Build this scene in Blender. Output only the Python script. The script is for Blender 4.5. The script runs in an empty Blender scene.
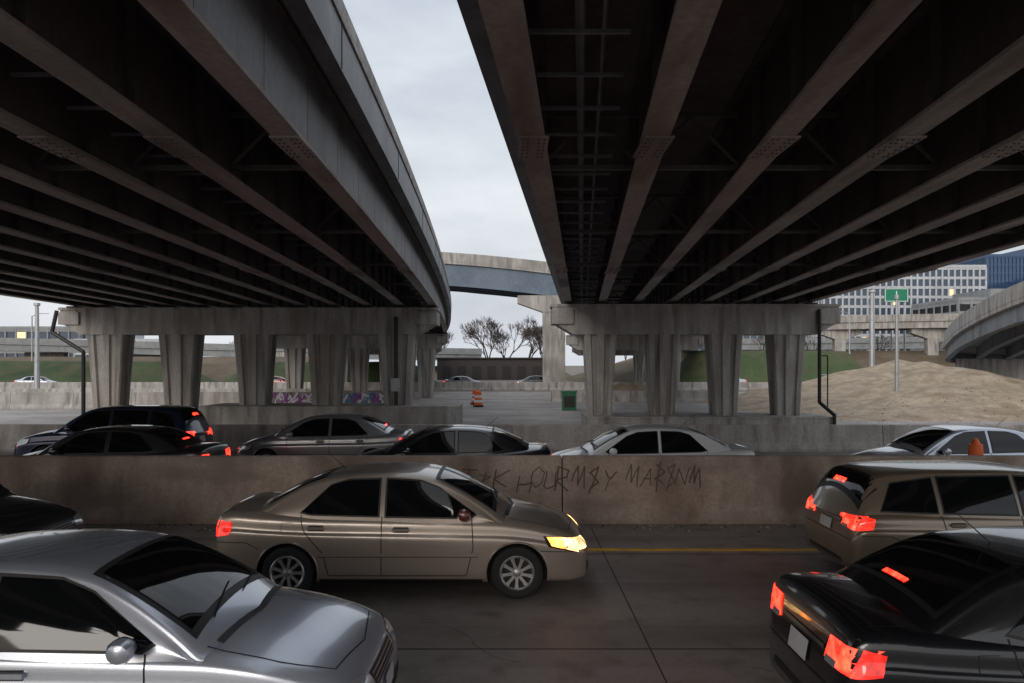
import bpy, math, random
import numpy as np
from mathutils import Vector, Matrix, noise
from mathutils.bvhtree import BVHTree
random.seed(7)
scene=bpy.context.scene
scene.view_settings.view_transform='Standard'
scene.view_settings.look='None'
scene.view_settings.exposure=0
COL=scene.collection

# ------------------------------------------------------------ materials
def newmat(name):
    m=bpy.data.materials.new(name); m.use_nodes=True
    nt=m.node_tree; b=nt.nodes['Principled BSDF']
    return m,nt,b
def rough_mat(name,c1,c2,rough=0.85,scale=1.0,bump=0.15,streak=None,spec=0.3,fine=40,metal=0,r2=None,dirt=None,spots=None):
    m,nt,b=newmat(name); N=nt.nodes; L=nt.links
    tc=N.new('ShaderNodeTexCoord'); mp=N.new('ShaderNodeMapping')
    L.new(tc.outputs['Object'],mp.inputs['Vector'])
    if streak: mp.inputs['Scale'].default_value=streak
    n1=N.new('ShaderNodeTexNoise'); n1.inputs['Scale'].default_value=scale; n1.inputs['Detail'].default_value=8; n1.inputs['Roughness'].default_value=0.65
    L.new(mp.outputs['Vector'],n1.inputs['Vector'])
    n2=N.new('ShaderNodeTexNoise'); n2.inputs['Scale'].default_value=fine; n2.inputs['Detail'].default_value=4
    L.new(tc.outputs['Object'],n2.inputs['Vector'])
    r=N.new('ShaderNodeValToRGB'); r.color_ramp.elements[0].position=0.35; r.color_ramp.elements[1].position=0.65
    r.color_ramp.elements[0].color=(*c1,1); r.color_ramp.elements[1].color=(*c2,1)
    L.new(n1.outputs['Fac'],r.inputs['Fac'])
    mx=N.new('ShaderNodeMixRGB'); mx.blend_type='MULTIPLY'; mx.inputs['Fac'].default_value=0.5
    r2n=N.new('ShaderNodeValToRGB'); r2n.color_ramp.elements[0].position=0.3; r2n.color_ramp.elements[1].position=0.7
    r2n.color_ramp.elements[0].color=(0.5,0.5,0.5,1); r2n.color_ramp.elements[1].color=(1,1,1,1)
    L.new(n2.outputs['Fac'],r2n.inputs['Fac'])
    L.new(r.outputs['Color'],mx.inputs['Color1']); L.new(r2n.outputs['Color'],mx.inputs['Color2'])
    out=mx.outputs['Color']
    for dd in [d for d in (dirt,spots) if d]:
        n3=N.new('ShaderNodeTexNoise'); n3.inputs['Scale'].default_value=dd[0]; n3.inputs['Detail'].default_value=6
        mp3=N.new('ShaderNodeMapping'); mp3.inputs['Scale'].default_value=dd[2]; mp3.inputs['Location'].default_value=(3.1*dd[0],1.7,0.4)
        L.new(tc.outputs['Object'],mp3.inputs['Vector']); L.new(mp3.outputs['Vector'],n3.inputs['Vector'])
        r3=N.new('ShaderNodeValToRGB'); r3.color_ramp.elements[0].position=0.5; r3.color_ramp.elements[1].position=0.68
        r3.color_ramp.elements[0].color=(0,0,0,1); r3.color_ramp.elements[1].color=(0.85,0.85,0.85,1)
        L.new(n3.outputs['Fac'],r3.inputs['Fac'])
        m3=N.new('ShaderNodeMixRGB'); m3.inputs['Color2'].default_value=(*dd[1],1)
        L.new(r3.outputs['Color'],m3.inputs['Fac']); L.new(out,m3.inputs['Color1']); out=m3.outputs['Color']
    L.new(out,b.inputs['Base Color'])
    b.inputs['Metallic'].default_value=metal
    b.inputs['Specular IOR Level'].default_value=spec
    if r2 is not None:
        mr=N.new('ShaderNodeMapRange'); mr.inputs['From Min'].default_value=0.35; mr.inputs['From Max'].default_value=0.65
        mr.inputs['To Min'].default_value=rough; mr.inputs['To Max'].default_value=r2
        L.new(n1.outputs['Fac'],mr.inputs['Value']); L.new(mr.outputs['Result'],b.inputs['Roughness'])
    else: b.inputs['Roughness'].default_value=rough
    if bump:
        bp=N.new('ShaderNodeBump'); bp.inputs['Strength'].default_value=bump; bp.inputs['Distance'].default_value=0.02
        L.new(n2.outputs['Fac'],bp.inputs['Height']); L.new(bp.outputs['Normal'],b.inputs['Normal'])
    return m
def simple(name,c,rough=0.5,metal=0,coat=0,spec=0.5,emit=None,es=0,vary=0.12):
    m,nt,b=newmat(name); N=nt.nodes; L=nt.links
    tc=N.new('ShaderNodeTexCoord'); n=N.new('ShaderNodeTexNoise'); n.inputs['Scale'].default_value=3.0; n.inputs['Detail'].default_value=6
    L.new(tc.outputs['Object'],n.inputs['Vector'])
    r=N.new('ShaderNodeValToRGB'); r.color_ramp.elements[0].position=0.3; r.color_ramp.elements[1].position=0.7
    r.color_ramp.elements[0].color=(*[x*(1-vary) for x in c],1); r.color_ramp.elements[1].color=(*[min(1,x*(1+vary)) for x in c],1)
    L.new(n.outputs['Fac'],r.inputs['Fac']); L.new(r.outputs['Color'],b.inputs['Base Color'])
    b.inputs['Roughness'].default_value=rough; b.inputs['Metallic'].default_value=metal
    b.inputs['Coat Weight'].default_value=coat; b.inputs['Coat Roughness'].default_value=0.06
    b.inputs['Specular IOR Level'].default_value=spec
    if emit:
        b.inputs['Emission Color'].default_value=(*emit,1); b.inputs['Emission Strength'].default_value=es
    return m
def lamp_mat(name,base,emit,e0,e1,scale=22):
    m,nt,b=newmat(name); N=nt.nodes; L=nt.links
    tc=N.new('ShaderNodeTexCoord'); v=N.new('ShaderNodeTexVoronoi'); v.inputs['Scale'].default_value=scale
    n=N.new('ShaderNodeTexNoise'); n.inputs['Scale'].default_value=7; n.inputs['Detail'].default_value=1
    L.new(tc.outputs['Object'],v.inputs['Vector']); L.new(tc.outputs['Object'],n.inputs['Vector'])
    mr=N.new('ShaderNodeMapRange'); mr.inputs['From Min'].default_value=0.38; mr.inputs['From Max'].default_value=0.62
    mr.inputs['To Min'].default_value=e0; mr.inputs['To Max'].default_value=e1
    L.new(n.outputs['Fac'],mr.inputs['Value'])
    mu=N.new('ShaderNodeMath'); mu.operation='MULTIPLY_ADD'; mu.inputs[1].default_value=-0.8; mu.inputs[2].default_value=1.2
    L.new(v.outputs['Distance'],mu.inputs[0])
    m2=N.new('ShaderNodeMath'); m2.operation='MULTIPLY'; L.new(mr.outputs[0],m2.inputs[0]); L.new(mu.outputs[0],m2.inputs[1])
    L.new(m2.outputs[0],b.inputs['Emission Strength']); b.inputs['Emission Color'].default_value=(*emit,1)
    b.inputs['Base Color'].default_value=(*base,1); b.inputs['Roughness'].default_value=0.12; b.inputs['Coat Weight'].default_value=1
    return m
def paint(name,c,metal=0.45,rough=0.32):
    m,nt,b=newmat(name); N=nt.nodes; L=nt.links
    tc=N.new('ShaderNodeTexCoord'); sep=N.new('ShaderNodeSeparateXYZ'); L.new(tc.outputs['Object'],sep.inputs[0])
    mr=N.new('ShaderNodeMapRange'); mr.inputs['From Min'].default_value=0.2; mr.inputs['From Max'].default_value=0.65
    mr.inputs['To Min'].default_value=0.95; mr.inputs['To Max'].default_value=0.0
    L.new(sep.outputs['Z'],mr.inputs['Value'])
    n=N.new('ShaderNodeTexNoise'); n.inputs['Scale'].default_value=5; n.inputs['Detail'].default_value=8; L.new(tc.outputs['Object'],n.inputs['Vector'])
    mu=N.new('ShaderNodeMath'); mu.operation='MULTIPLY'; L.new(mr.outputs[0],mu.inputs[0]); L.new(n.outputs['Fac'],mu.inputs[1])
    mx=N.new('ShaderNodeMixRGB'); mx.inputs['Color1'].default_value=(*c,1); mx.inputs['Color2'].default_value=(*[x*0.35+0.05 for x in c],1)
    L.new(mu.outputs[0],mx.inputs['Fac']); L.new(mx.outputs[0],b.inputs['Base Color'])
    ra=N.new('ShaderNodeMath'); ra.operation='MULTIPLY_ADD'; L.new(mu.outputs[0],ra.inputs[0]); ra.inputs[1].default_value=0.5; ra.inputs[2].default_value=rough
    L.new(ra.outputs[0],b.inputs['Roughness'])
    b.inputs['Metallic'].default_value=metal; b.inputs['Coat Weight'].default_value=0.9; b.inputs['Coat Roughness'].default_value=0.05
    return m

M={}
M['road']=rough_mat('road_concrete',(0.21,0.182,0.165),(0.33,0.292,0.27),rough=0.42,r2=0.72,scale=0.35,streak=(0.25,1.6,1),fine=55,bump=0.25,spec=0.45,dirt=(0.6,(0.115,0.097,0.088),(0.08,2.2,1)),spots=(2.6,(0.16,0.135,0.12),(1,1,1)))
M['barrier']=rough_mat('barrier_concrete',(0.33,0.26,0.215),(0.52,0.43,0.36),scale=1.0,streak=(1.2,1.2,0.35),fine=18,bump=0.35,dirt=(1.1,(0.17,0.12,0.095),(1,1,0.5)),spots=(0.5,(0.24,0.19,0.16),(1,1,4)))
M['conc']=rough_mat('bridge_concrete',(0.35,0.33,0.31),(0.52,0.495,0.47),scale=0.9,streak=(2.2,2.2,0.25),fine=14,bump=0.25,dirt=(1.5,(0.17,0.15,0.135),(1.6,1.6,0.2)),spots=(0.7,(0.25,0.23,0.21),(1,1,0.6)))
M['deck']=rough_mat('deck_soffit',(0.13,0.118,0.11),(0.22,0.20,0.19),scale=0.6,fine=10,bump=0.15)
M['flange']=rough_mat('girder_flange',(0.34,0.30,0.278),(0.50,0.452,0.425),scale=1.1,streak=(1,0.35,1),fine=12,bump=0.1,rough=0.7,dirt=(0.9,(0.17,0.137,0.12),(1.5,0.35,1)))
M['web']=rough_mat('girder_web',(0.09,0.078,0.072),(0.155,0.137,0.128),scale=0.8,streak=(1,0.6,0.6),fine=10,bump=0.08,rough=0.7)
M['fascia']=rough_mat('fascia_steel',(0.18,0.19,0.21),(0.28,0.29,0.31),scale=0.8,streak=(1,1,0.3),fine=10,bump=0.05,rough=0.5,dirt=(1.2,(0.11,0.105,0.105),(1,0.8,0.25)))
M['brace']=rough_mat('brace_steel',(0.11,0.10,0.098),(0.17,0.158,0.152),scale=0.8,fine=10,bump=0.05,rough=0.6)
M['bluesteel']=rough_mat('blue_steel',(0.12,0.16,0.21),(0.17,0.215,0.27),scale=0.3,fine=6,bump=0.0,rough=0.6)
M['gravel']=rough_mat('gravel_ground',(0.33,0.305,0.29),(0.52,0.49,0.47),scale=0.35,fine=6,bump=0.5,dirt=(0.25,(0.25,0.22,0.20),(0.5,1,1)),spots=(1.3,(0.30,0.275,0.26),(1,0.4,1)))
M['ground']=rough_mat('dirt_ground',(0.19,0.165,0.14),(0.29,0.26,0.23),scale=0.06,fine=2,bump=0.3)
M['asph']=rough_mat('asphalt',(0.09,0.088,0.088),(0.14,0.135,0.13),scale=0.2,fine=8,bump=0.2)
M['sand']=rough_mat('straw_dirt',(0.36,0.28,0.20),(0.54,0.45,0.34),scale=0.9,fine=9,bump=0.9,dirt=(0.8,(0.25,0.185,0.125),(1,1,1)),spots=(3.5,(0.30,0.23,0.15),(1,0.5,1)))
M['grass']=rough_mat('grass',(0.045,0.068,0.028),(0.08,0.115,0.045),scale=0.15,fine=3,bump=0.6,dirt=(0.3,(0.10,0.09,0.05),(1,1,1)))
M['dead']=rough_mat('dry_bank',(0.12,0.09,0.06),(0.2,0.16,0.11),scale=0.15,fine=3,bump=0.6)
M['yellow']=rough_mat('yellow_marking',(0.70,0.40,0.04),(0.85,0.52,0.07),scale=3,fine=30,bump=0.05,dirt=(3,(0.30,0.22,0.12),(0.5,1,1)))
M['white']=rough_mat('white_marking',(0.5,0.5,0.48),(0.75,0.75,0.72),scale=3,fine=30,bump=0.05)
M['joint']=simple('joint_sealant',(0.035,0.03,0.028),0.8)
M['crack']=simple('road_crack',(0.06,0.05,0.045),0.9)
M['black']=simple('black_plastic',(0.012,0.012,0.013),0.5)
M['rubber']=simple('tyre_rubber',(0.02,0.02,0.02),0.85)
M['alloy']=simple('alloy',(0.42,0.41,0.40),0.38,0.8)
M['chrome']=simple('chrome',(0.6,0.6,0.6),0.15,1)
M['glass']=simple('tinted_glass',(0.006,0.007,0.008),0.03,0,0,0.5,vary=0.0)
M['seam']=simple('panel_gap',(0.01,0.01,0.01),0.7)
M['plate']=simple('number_plate',(0.6,0.6,0.62),0.4)
M['red_on']=lamp_mat('tail_lamp_lit',(0.35,0.008,0.008),(1,0.018,0.010),1.0,5.0)
M['red_soft']=lamp_mat('tail_lamp_dim',(0.3,0.01,0.01),(1,0.03,0.015),0.05,0.25)
M['red_brake']=lamp_mat('brake_lamp',(0.4,0.01,0.01),(1,0.026,0.012),2.5,12)
M['amber_on']=lamp_mat('amber_lamp',(0.6,0.3,0.08),(1,0.27,0.035),4,12)
M['head_on']=lamp_mat('head_lamp_lit',(0.7,0.6,0.45),(1,0.55,0.20),1.5,7)
M['head_off']=simple('head_lamp',(0.45,0.47,0.5),0.08,0.3,coat=1)
M['orange']=simple('orange_plastic',(0.75,0.13,0.02),0.5)
M['refl']=simple('white_reflector',(0.75,0.75,0.75),0.4)
M['green']=simple('green_plastic',(0.02,0.14,0.07),0.5)
M['signgreen']=simple('sign_green',(0.01,0.20,0.11),0.4)
M['galv']=simple('galvanised_steel',(0.38,0.39,0.40),0.5,0.5)
M['bark']=simple('bark',(0.075,0.06,0.053),0.9)
M['bwhite']=rough_mat('building_white',(0.50,0.52,0.55),(0.60,0.62,0.65),scale=0.05,fine=1,bump=0)
M['bgrey']=rough_mat('building_grey',(0.26,0.27,0.28),(0.34,0.35,0.36),scale=0.05,fine=1,bump=0)
M['bglass']=simple('building_glass',(0.05,0.075,0.11),0.12,0,0,0.8)
M['bblue']=simple('tower_glass',(0.04,0.085,0.17),0.08,0.2,0,0.9)
M['bdark']=simple('dark_brick',(0.06,0.05,0.048),0.8)
M['warm']=simple('lit_window',(0.8,0.6,0.3),0.5,emit=(1,0.7,0.35),es=0.9)
M['graf_p']=simple('graffiti_purple',(0.30,0.08,0.34),0.7)
M['graf_w']=simple('graffiti_white',(0.75,0.73,0.77),0.7)
M['graf_k']=simple('graffiti_faded',(0.11,0.083,0.068),0.8)
M['graf_b']=simple('graffiti_blue',(0.10,0.25,0.45),0.7)

# ------------------------------------------------------------ mesh builder
class MB:
    def __init__(s): s.v=[]; s.f=[]; s.m=[]; s.mats=[]
    def mi(s,mat):
        if mat not in s.mats: s.mats.append(mat)
        return s.mats.index(mat)
    def face(s,pts,mat):
        k=len(s.v); s.v+=[tuple(p) for p in pts]; s.f.append(tuple(range(k,k+len(pts)))); s.m.append(s.mi(mat))
    def box(s,x0,x1,y0,y1,z0,z1,mat):
        k=len(s.v)
        s.v+=[(x0,y0,z0),(x1,y0,z0),(x1,y1,z0),(x0,y1,z0),(x0,y0,z1),(x1,y0,z1),(x1,y1,z1),(x0,y1,z1)]
        for f in ((0,3,2,1),(4,5,6,7),(0,1,5,4),(1,2,6,5),(2,3,7,6),(3,0,4,7)):
            s.f.append(tuple(k+i for i in f)); s.m.append(s.mi(mat))
    def loft(s,rings,mat,closed=True,caps=True):
        n=len(rings[0]); k=len(s.v); mi=s.mi(mat)
        for r in rings: s.v+=[tuple(p) for p in r]
        for i in range(len(rings)-1):
            for j in range(n if closed else n-1):
                a=k+i*n+j; b=k+i*n+(j+1)%n
                s.f.append((a,b,b+n,a+n)); s.m.append(mi)
        if caps and closed:
            s.f.append(tuple(k+j for j in reversed(range(n)))); s.m.append(mi)
            e=k+(len(rings)-1)*n
            s.f.append(tuple(e+j for j in range(n))); s.m.append(mi)
    def tube(s,p0,p1,r0,r1,mat,n=8,caps=True):
        p0=Vector(p0);p1=Vector(p1);d=(p1-p0).normalized()
        u=d.orthogonal().normalized(); w=d.cross(u)
        R=[]
        for p,r in ((p0,r0),(p1,r1)):
            R.append([p+u*(r*math.cos(2*math.pi*i/n))+w*(r*math.sin(2*math.pi*i/n)) for i in range(n)])
        s.loft(R,mat,True,caps)
    def pipe(s,pts,r,mat,n=8):
        for a,b in zip(pts[:-1],pts[1:]): s.tube(a,b,r,r,mat,n)
    def lathe(s,prof,mat,n=24,axis='z',c=(0,0,0)):
        rings=[]
        for i in range(n):
            a=2*math.pi*i/n; ring=[]
            for r,h in prof:
                if axis=='z': p=(c[0]+r*math.cos(a),c[1]+r*math.sin(a),c[2]+h)
                else: p=(c[0]+r*math.cos(a),c[1]+h,c[2]+r*math.sin(a))
                ring.append(p)
            rings.append(ring)
        rings.append(rings[0])
        s.loft(rings,mat,False,False)
    def data(s,name,smooth=None):
        me=bpy.data.meshes.new(name); me.from_pydata(s.v,[],s.f)
        for m in s.mats: me.materials.append(m)
        me.polygons.foreach_set('material_index',s.m)
        me.update()
        import bmesh
        bm=bmesh.new(); bm.from_mesh(me)
        bmesh.ops.remove_doubles(bm,verts=bm.verts,dist=0.0003)
        bmesh.ops.recalc_face_normals(bm,faces=bm.faces)
        bm.to_mesh(me); bm.free()
        if smooth is not None:
            me.polygons.foreach_set('use_smooth',[True]*len(me.polygons))
            me.set_sharp_from_angle(angle=math.radians(smooth))
        return me
    def obj(s,name,parent=None,smooth=None):
        o=bpy.data.objects.new(name,s.data(name,smooth)); COL.objects.link(o)
        if parent: o.parent=parent
        return o
def empty(name,loc=(0,0,0),rz=0):
    e=bpy.data.objects.new(name,None); COL.objects.link(e); e.location=loc; e.rotation_euler=(0,0,rz); e.empty_display_size=0.3
    return e
def child(name,data,parent,loc=(0,0,0),rot=(0,0,0)):
    o=bpy.data.objects.new(name,data); COL.objects.link(o); o.parent=parent; o.location=loc; o.rotation_euler=rot
    return o

# ------------------------------------------------------------ camera
CH=2.8
cam=bpy.data.cameras.new('Camera'); co=bpy.data.objects.new('Camera',cam); COL.objects.link(co)
co.location=(0,0,CH); co.rotation_euler=(math.radians(90),0,0)
cam.sensor_width=36; cam.lens=36*750/1024; cam.shift_y=23.5/1024; cam.clip_end=5000; cam.clip_start=0.1
scene.camera=co

# ------------------------------------------------------------ world / light
w=bpy.data.worlds.new('World'); scene.world=w; w.use_nodes=True
N=w.node_tree.nodes; L=w.node_tree.links; bg=N['Background']
sky=N.new('ShaderNodeTexSky'); sky.sky_type='NISHITA'; sky.sun_disc=False
sky.sun_elevation=math.radians(22); sky.sun_rotation=math.radians(200); sky.air_density=2; sky.dust_density=4
tc=N.new('ShaderNodeTexCoord'); mp=N.new('ShaderNodeMapping'); mp.inputs['Scale'].default_value=(1.2,1.2,3.5)
L.new(tc.outputs['Generated'],mp.inputs['Vector'])
nz=N.new('ShaderNodeTexNoise'); nz.inputs['Scale'].default_value=2.2; nz.inputs['Detail'].default_value=7; nz.inputs['Roughness'].default_value=0.55
L.new(mp.outputs[0],nz.inputs['Vector'])
cr=N.new('ShaderNodeValToRGB'); cr.color_ramp.elements[0].position=0.34; cr.color_ramp.elements[1].position=0.66
cr.color_ramp.elements[0].color=(4.1,4.45,5.1,1); cr.color_ramp.elements[1].color=(6.1,6.35,6.7,1)
L.new(nz.outputs['Fac'],cr.inputs['Fac'])
mx=N.new('ShaderNodeMixRGB'); mx.inputs['Fac'].default_value=0.88
L.new(sky.outputs[0],mx.inputs['Color1']); L.new(cr.outputs[0],mx.inputs['Color2'])
L.new(mx.outputs[0],bg.inputs['Color']); bg.inputs['Strength'].default_value=0.148
sun=bpy.data.lights.new('sun','SUN'); sun.energy=1.3; sun.angle=math.radians(30); sun.color=(1,0.95,0.90)
so=bpy.data.objects.new('sun',sun); COL.objects.link(so); so.rotation_euler=(math.radians(68),0,math.radians(-20))

# ------------------------------------------------------------ ground & roads
def sheet(name,x0,x1,y0,y1,z,mat):
    b=MB(); b.face([(x0,y0,z),(x1,y0,z),(x1,y1,z),(x0,y1,z)],mat); return b.obj(name)
sheet('ground',-2000,2000,-300,3000,0,M['ground'])
sheet('gravel_yard',-60,70,24,78,0.006,M['gravel'])
sheet('highway_road',-160,160,-9,13.3,0.012,M['road'])
sheet('opposite_road',-160,160,13.3,24.2,0.010,M['road'])
sheet('distant_road',-200,200,84,104,0.012,M['asph'])
b=MB()
z=0.017
b.box(-160,160,11.24,11.39,0.012,z,M['yellow'])
b.box(-160,160,14.6,14.72,0.012,z,M['yellow'])
for i in range(-12,12):
    x=6.2+12.2*i
    b.box(x-1.5+0.0,x+1.5,7.62,7.74,0.012,z,M['white'])
    b.box(x,x+3,18.1,18.22,0.012,z,M['white'])
b.box(-160,160,3.7,3.82,0.012,z,M['white'])
b.obj('road_marking')
b=MB()
for yy in (7.35,11.05): b.box(-160,160,yy,yy+0.018,0.012,0.0155,M['joint'])
for i in range(-25,26):
    x=1.35+4.6*i
    b.box(x,x+0.014,-9,13.1,0.012,0.0150,M['joint'])
b.obj('pavement_joint')
b=MB()
for (x,y,a,n) in ((-1.0,8.1,.4,16),(2.2,6.9,-.5,12),(3.3,12.1,.1,20),(-4.6,12.3,-.1,18),(0.3,5.0,.9,12),(-2.2,6.6,1.3,9)):
    for k in range(n):
        a+=random.uniform(-.55,.55); a*=.93; l=random.uniform(.06,.16); w_=random.uniform(.004,.012)
        x2=x+l*math.cos(a); y2=y+l*math.sin(a); nx,ny=-math.sin(a)*w_/2,math.cos(a)*w_/2
        b.face([(x+nx,y+ny,.0146),(x-nx,y-ny,.0146),(x2-nx,y2-ny,.0146),(x2+nx,y2+ny,.0146)],M['crack']); x,y=x2,y2
b.obj('road_crack')
b=MB()
for k in range(420):
    x=random.uniform(-9,11); y=13.1-abs(random.gauss(0,.28)); s=random.uniform(.006,.03)
    q=[(x+s*math.cos(a+random.random())*random.uniform(.6,1.2),y+s*math.sin(a)*random.uniform(.6,1.2)) for a in (0,1.6,3.1,4.7)]
    mat=random.choice([M['bark'],M['gravel'],M['joint'],M['gravel'],M['sand']])
    b.loft([[(p[0],p[1],.012) for p in q],[(x+(p[0]-x)*.6,y+(p[1]-y)*.6,.012+s*.7) for p in q]],mat)
b.obj('roadside_grit')

def jersey(name,x0,x1,y,h,hw,mat,seg=6.0,off=0.0):
    b=MB()
    prof=[(-hw,0),(-hw,0.09),(-hw*0.62,0.3),(-hw*0.36,h-0.03),(-hw*0.30,h),(hw*0.30,h),(hw*0.36,h-0.03),(hw*0.62,0.3),(hw,0.09),(hw,0)]
    x=x0+off
    while x<x1:
        e=min(x+seg,x1)
        dz=random.uniform(-0.008,0.008)
        b.loft([[(x+0.012,y+p[0],p[1]+(dz if p[1]>0.5 else 0)) for p in prof],[(e-0.012,y+p[0],p[1]+(dz if p[1]>0.5 else 0)) for p in prof]],mat)
        b.box(x-0.011,x+0.011,y-hw*0.25,y+hw*0.25,0,h-0.04,M['joint'])
        x=e
    return b.obj(name)
jersey('median_barrier',-120+0.89,120,13.45,1.17,0.30,M['barrier'],seg=12.0)
jersey('concrete_barrier',-120,120,24.4,0.86,0.28,M['conc'],seg=6)
jersey('concrete_barrier',-80,-7.8,48,1.07,0.28,M['conc'],seg=4)
jersey('concrete_barrier',-80,90,83,0.9,0.28,M['conc'],seg=4)
jersey('concrete_barrier',-90,-14,62,0.85,0.28,M['conc'],seg=4)
jersey('concrete_barrier',3,16,57,0.85,0.28,M['conc'],seg=3)

def barrier_y(z):
    hw=0.30;h=1.17
    if z>0.3: t=(z-0.3)/(h-0.03-0.3); return 13.45-(hw*0.62+(hw*0.36-hw*0.62)*t)
    return 13.45-hw*0.62
glyph={'A':[[(0,0),(.5,1),(1,0)],[(.2,.4),(.8,.4)]],'R':[[(0,0),(0,1),(.8,.9),(.8,.6),(0,.5),(.9,0)]],'T':[[(0,1),(1,1)],[(.5,1),(.5,0)]],
'H':[[(0,0),(0,1)],[(1,0),(1,1)],[(0,.5),(1,.5)]],'O':[[(.5,1),(0,.7),(0,.3),(.5,0),(1,.3),(1,.7),(.5,1)]],'U':[[(0,1),(0,.2),(.5,0),(1,.2),(1,1)]],
'Y':[[(0,1),(.5,.5),(1,1)],[(.5,.5),(.3,-.2)]],'N':[[(0,0),(0,1),(1,0),(1,1)]],'K':[[(0,0),(0,1)],[(1,1),(0,.45),(1,0)]],
'~':[[(0,.3),(.3,1),(.5,.2),(.8,.9),(1,0)]],'%':[[(0,1),(.9,.7),(.1,.3),(1,.1)],[(.5,1.1),(.4,-.3)]],'&':[[(.2,-.2),(.7,.9),(.1,.7),(.9,.2),(.3,0)]]}
b=MB()
def stroke(b,pts,wd,fy,mat):
    for (x0,z0),(x1,z1) in zip(pts[:-1],pts[1:]):
        dx,dz=x1-x0,z1-z0; l=math.hypot(dx,dz) or 1
        nx,nz_=-dz/l*wd/2,dx/l*wd/2; ex,ez=dx/l*wd*0.4,dz/l*wd*0.4
        q=[(x0-ex+nx,z0-ez+nz_),(x0-ex-nx,z0-ez-nz_),(x1+ex-nx,z1+ez-nz_),(x1+ex+nx,z1+ez+nz_)]
        b.face([(p[0],fy(p[1])-0.004-random.uniform(0,0.001),p[1]) for p in q],mat)
x=-1.15
for ch in '~T%K HOUR~&Y ~AM&N~':
    wd=0.20+random.uniform(-.05,.06)
    if ch!=' ':
        zb=0.62+random.uniform(-.07,.06); hh=0.33+random.uniform(-.09,.10)
        for st in glyph.get(ch,glyph['%']):
            P=[(x+p[0]*wd+p[1]*0.07+random.uniform(-.02,.02),zb+p[1]*hh+random.uniform(-.02,.02)) for p in st]
            P2=[P[0]]
            for a,c in zip(P[:-1],P[1:]):
                P2.append(((a[0]+c[0])/2+random.uniform(-.015,.015),(a[1]+c[1])/2+random.uniform(-.015,.015))); P2.append(c)
            stroke(b,P2,random.uniform(.016,.028),barrier_y,M['graf_k'])
    x+=wd*1.22 if ch!=' ' else 0.14
b.obj('graffiti')
b=MB()
fy=lambda z:48-0.28*(0.62+(0.36-0.62)*max(0,(z-.3)/.74))-0.015
for k in range(17):
    x=-15.5+k*0.45; mat=[M['graf_p'],M['graf_w'],M['graf_b']][(k%3) if k>7 else (k%2)]
    n=8; cx,cz=x+0.2,0.68; pts=[(cx+0.32*math.cos(a*1.0+k)*random.uniform(.7,1.2),min(1.0,cz+0.32*math.sin(a*1.7+k)*random.uniform(.7,1.2))) for a in range(n)]
    stroke(b,pts,0.13,fy,mat)
b.obj('graffiti')

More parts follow.
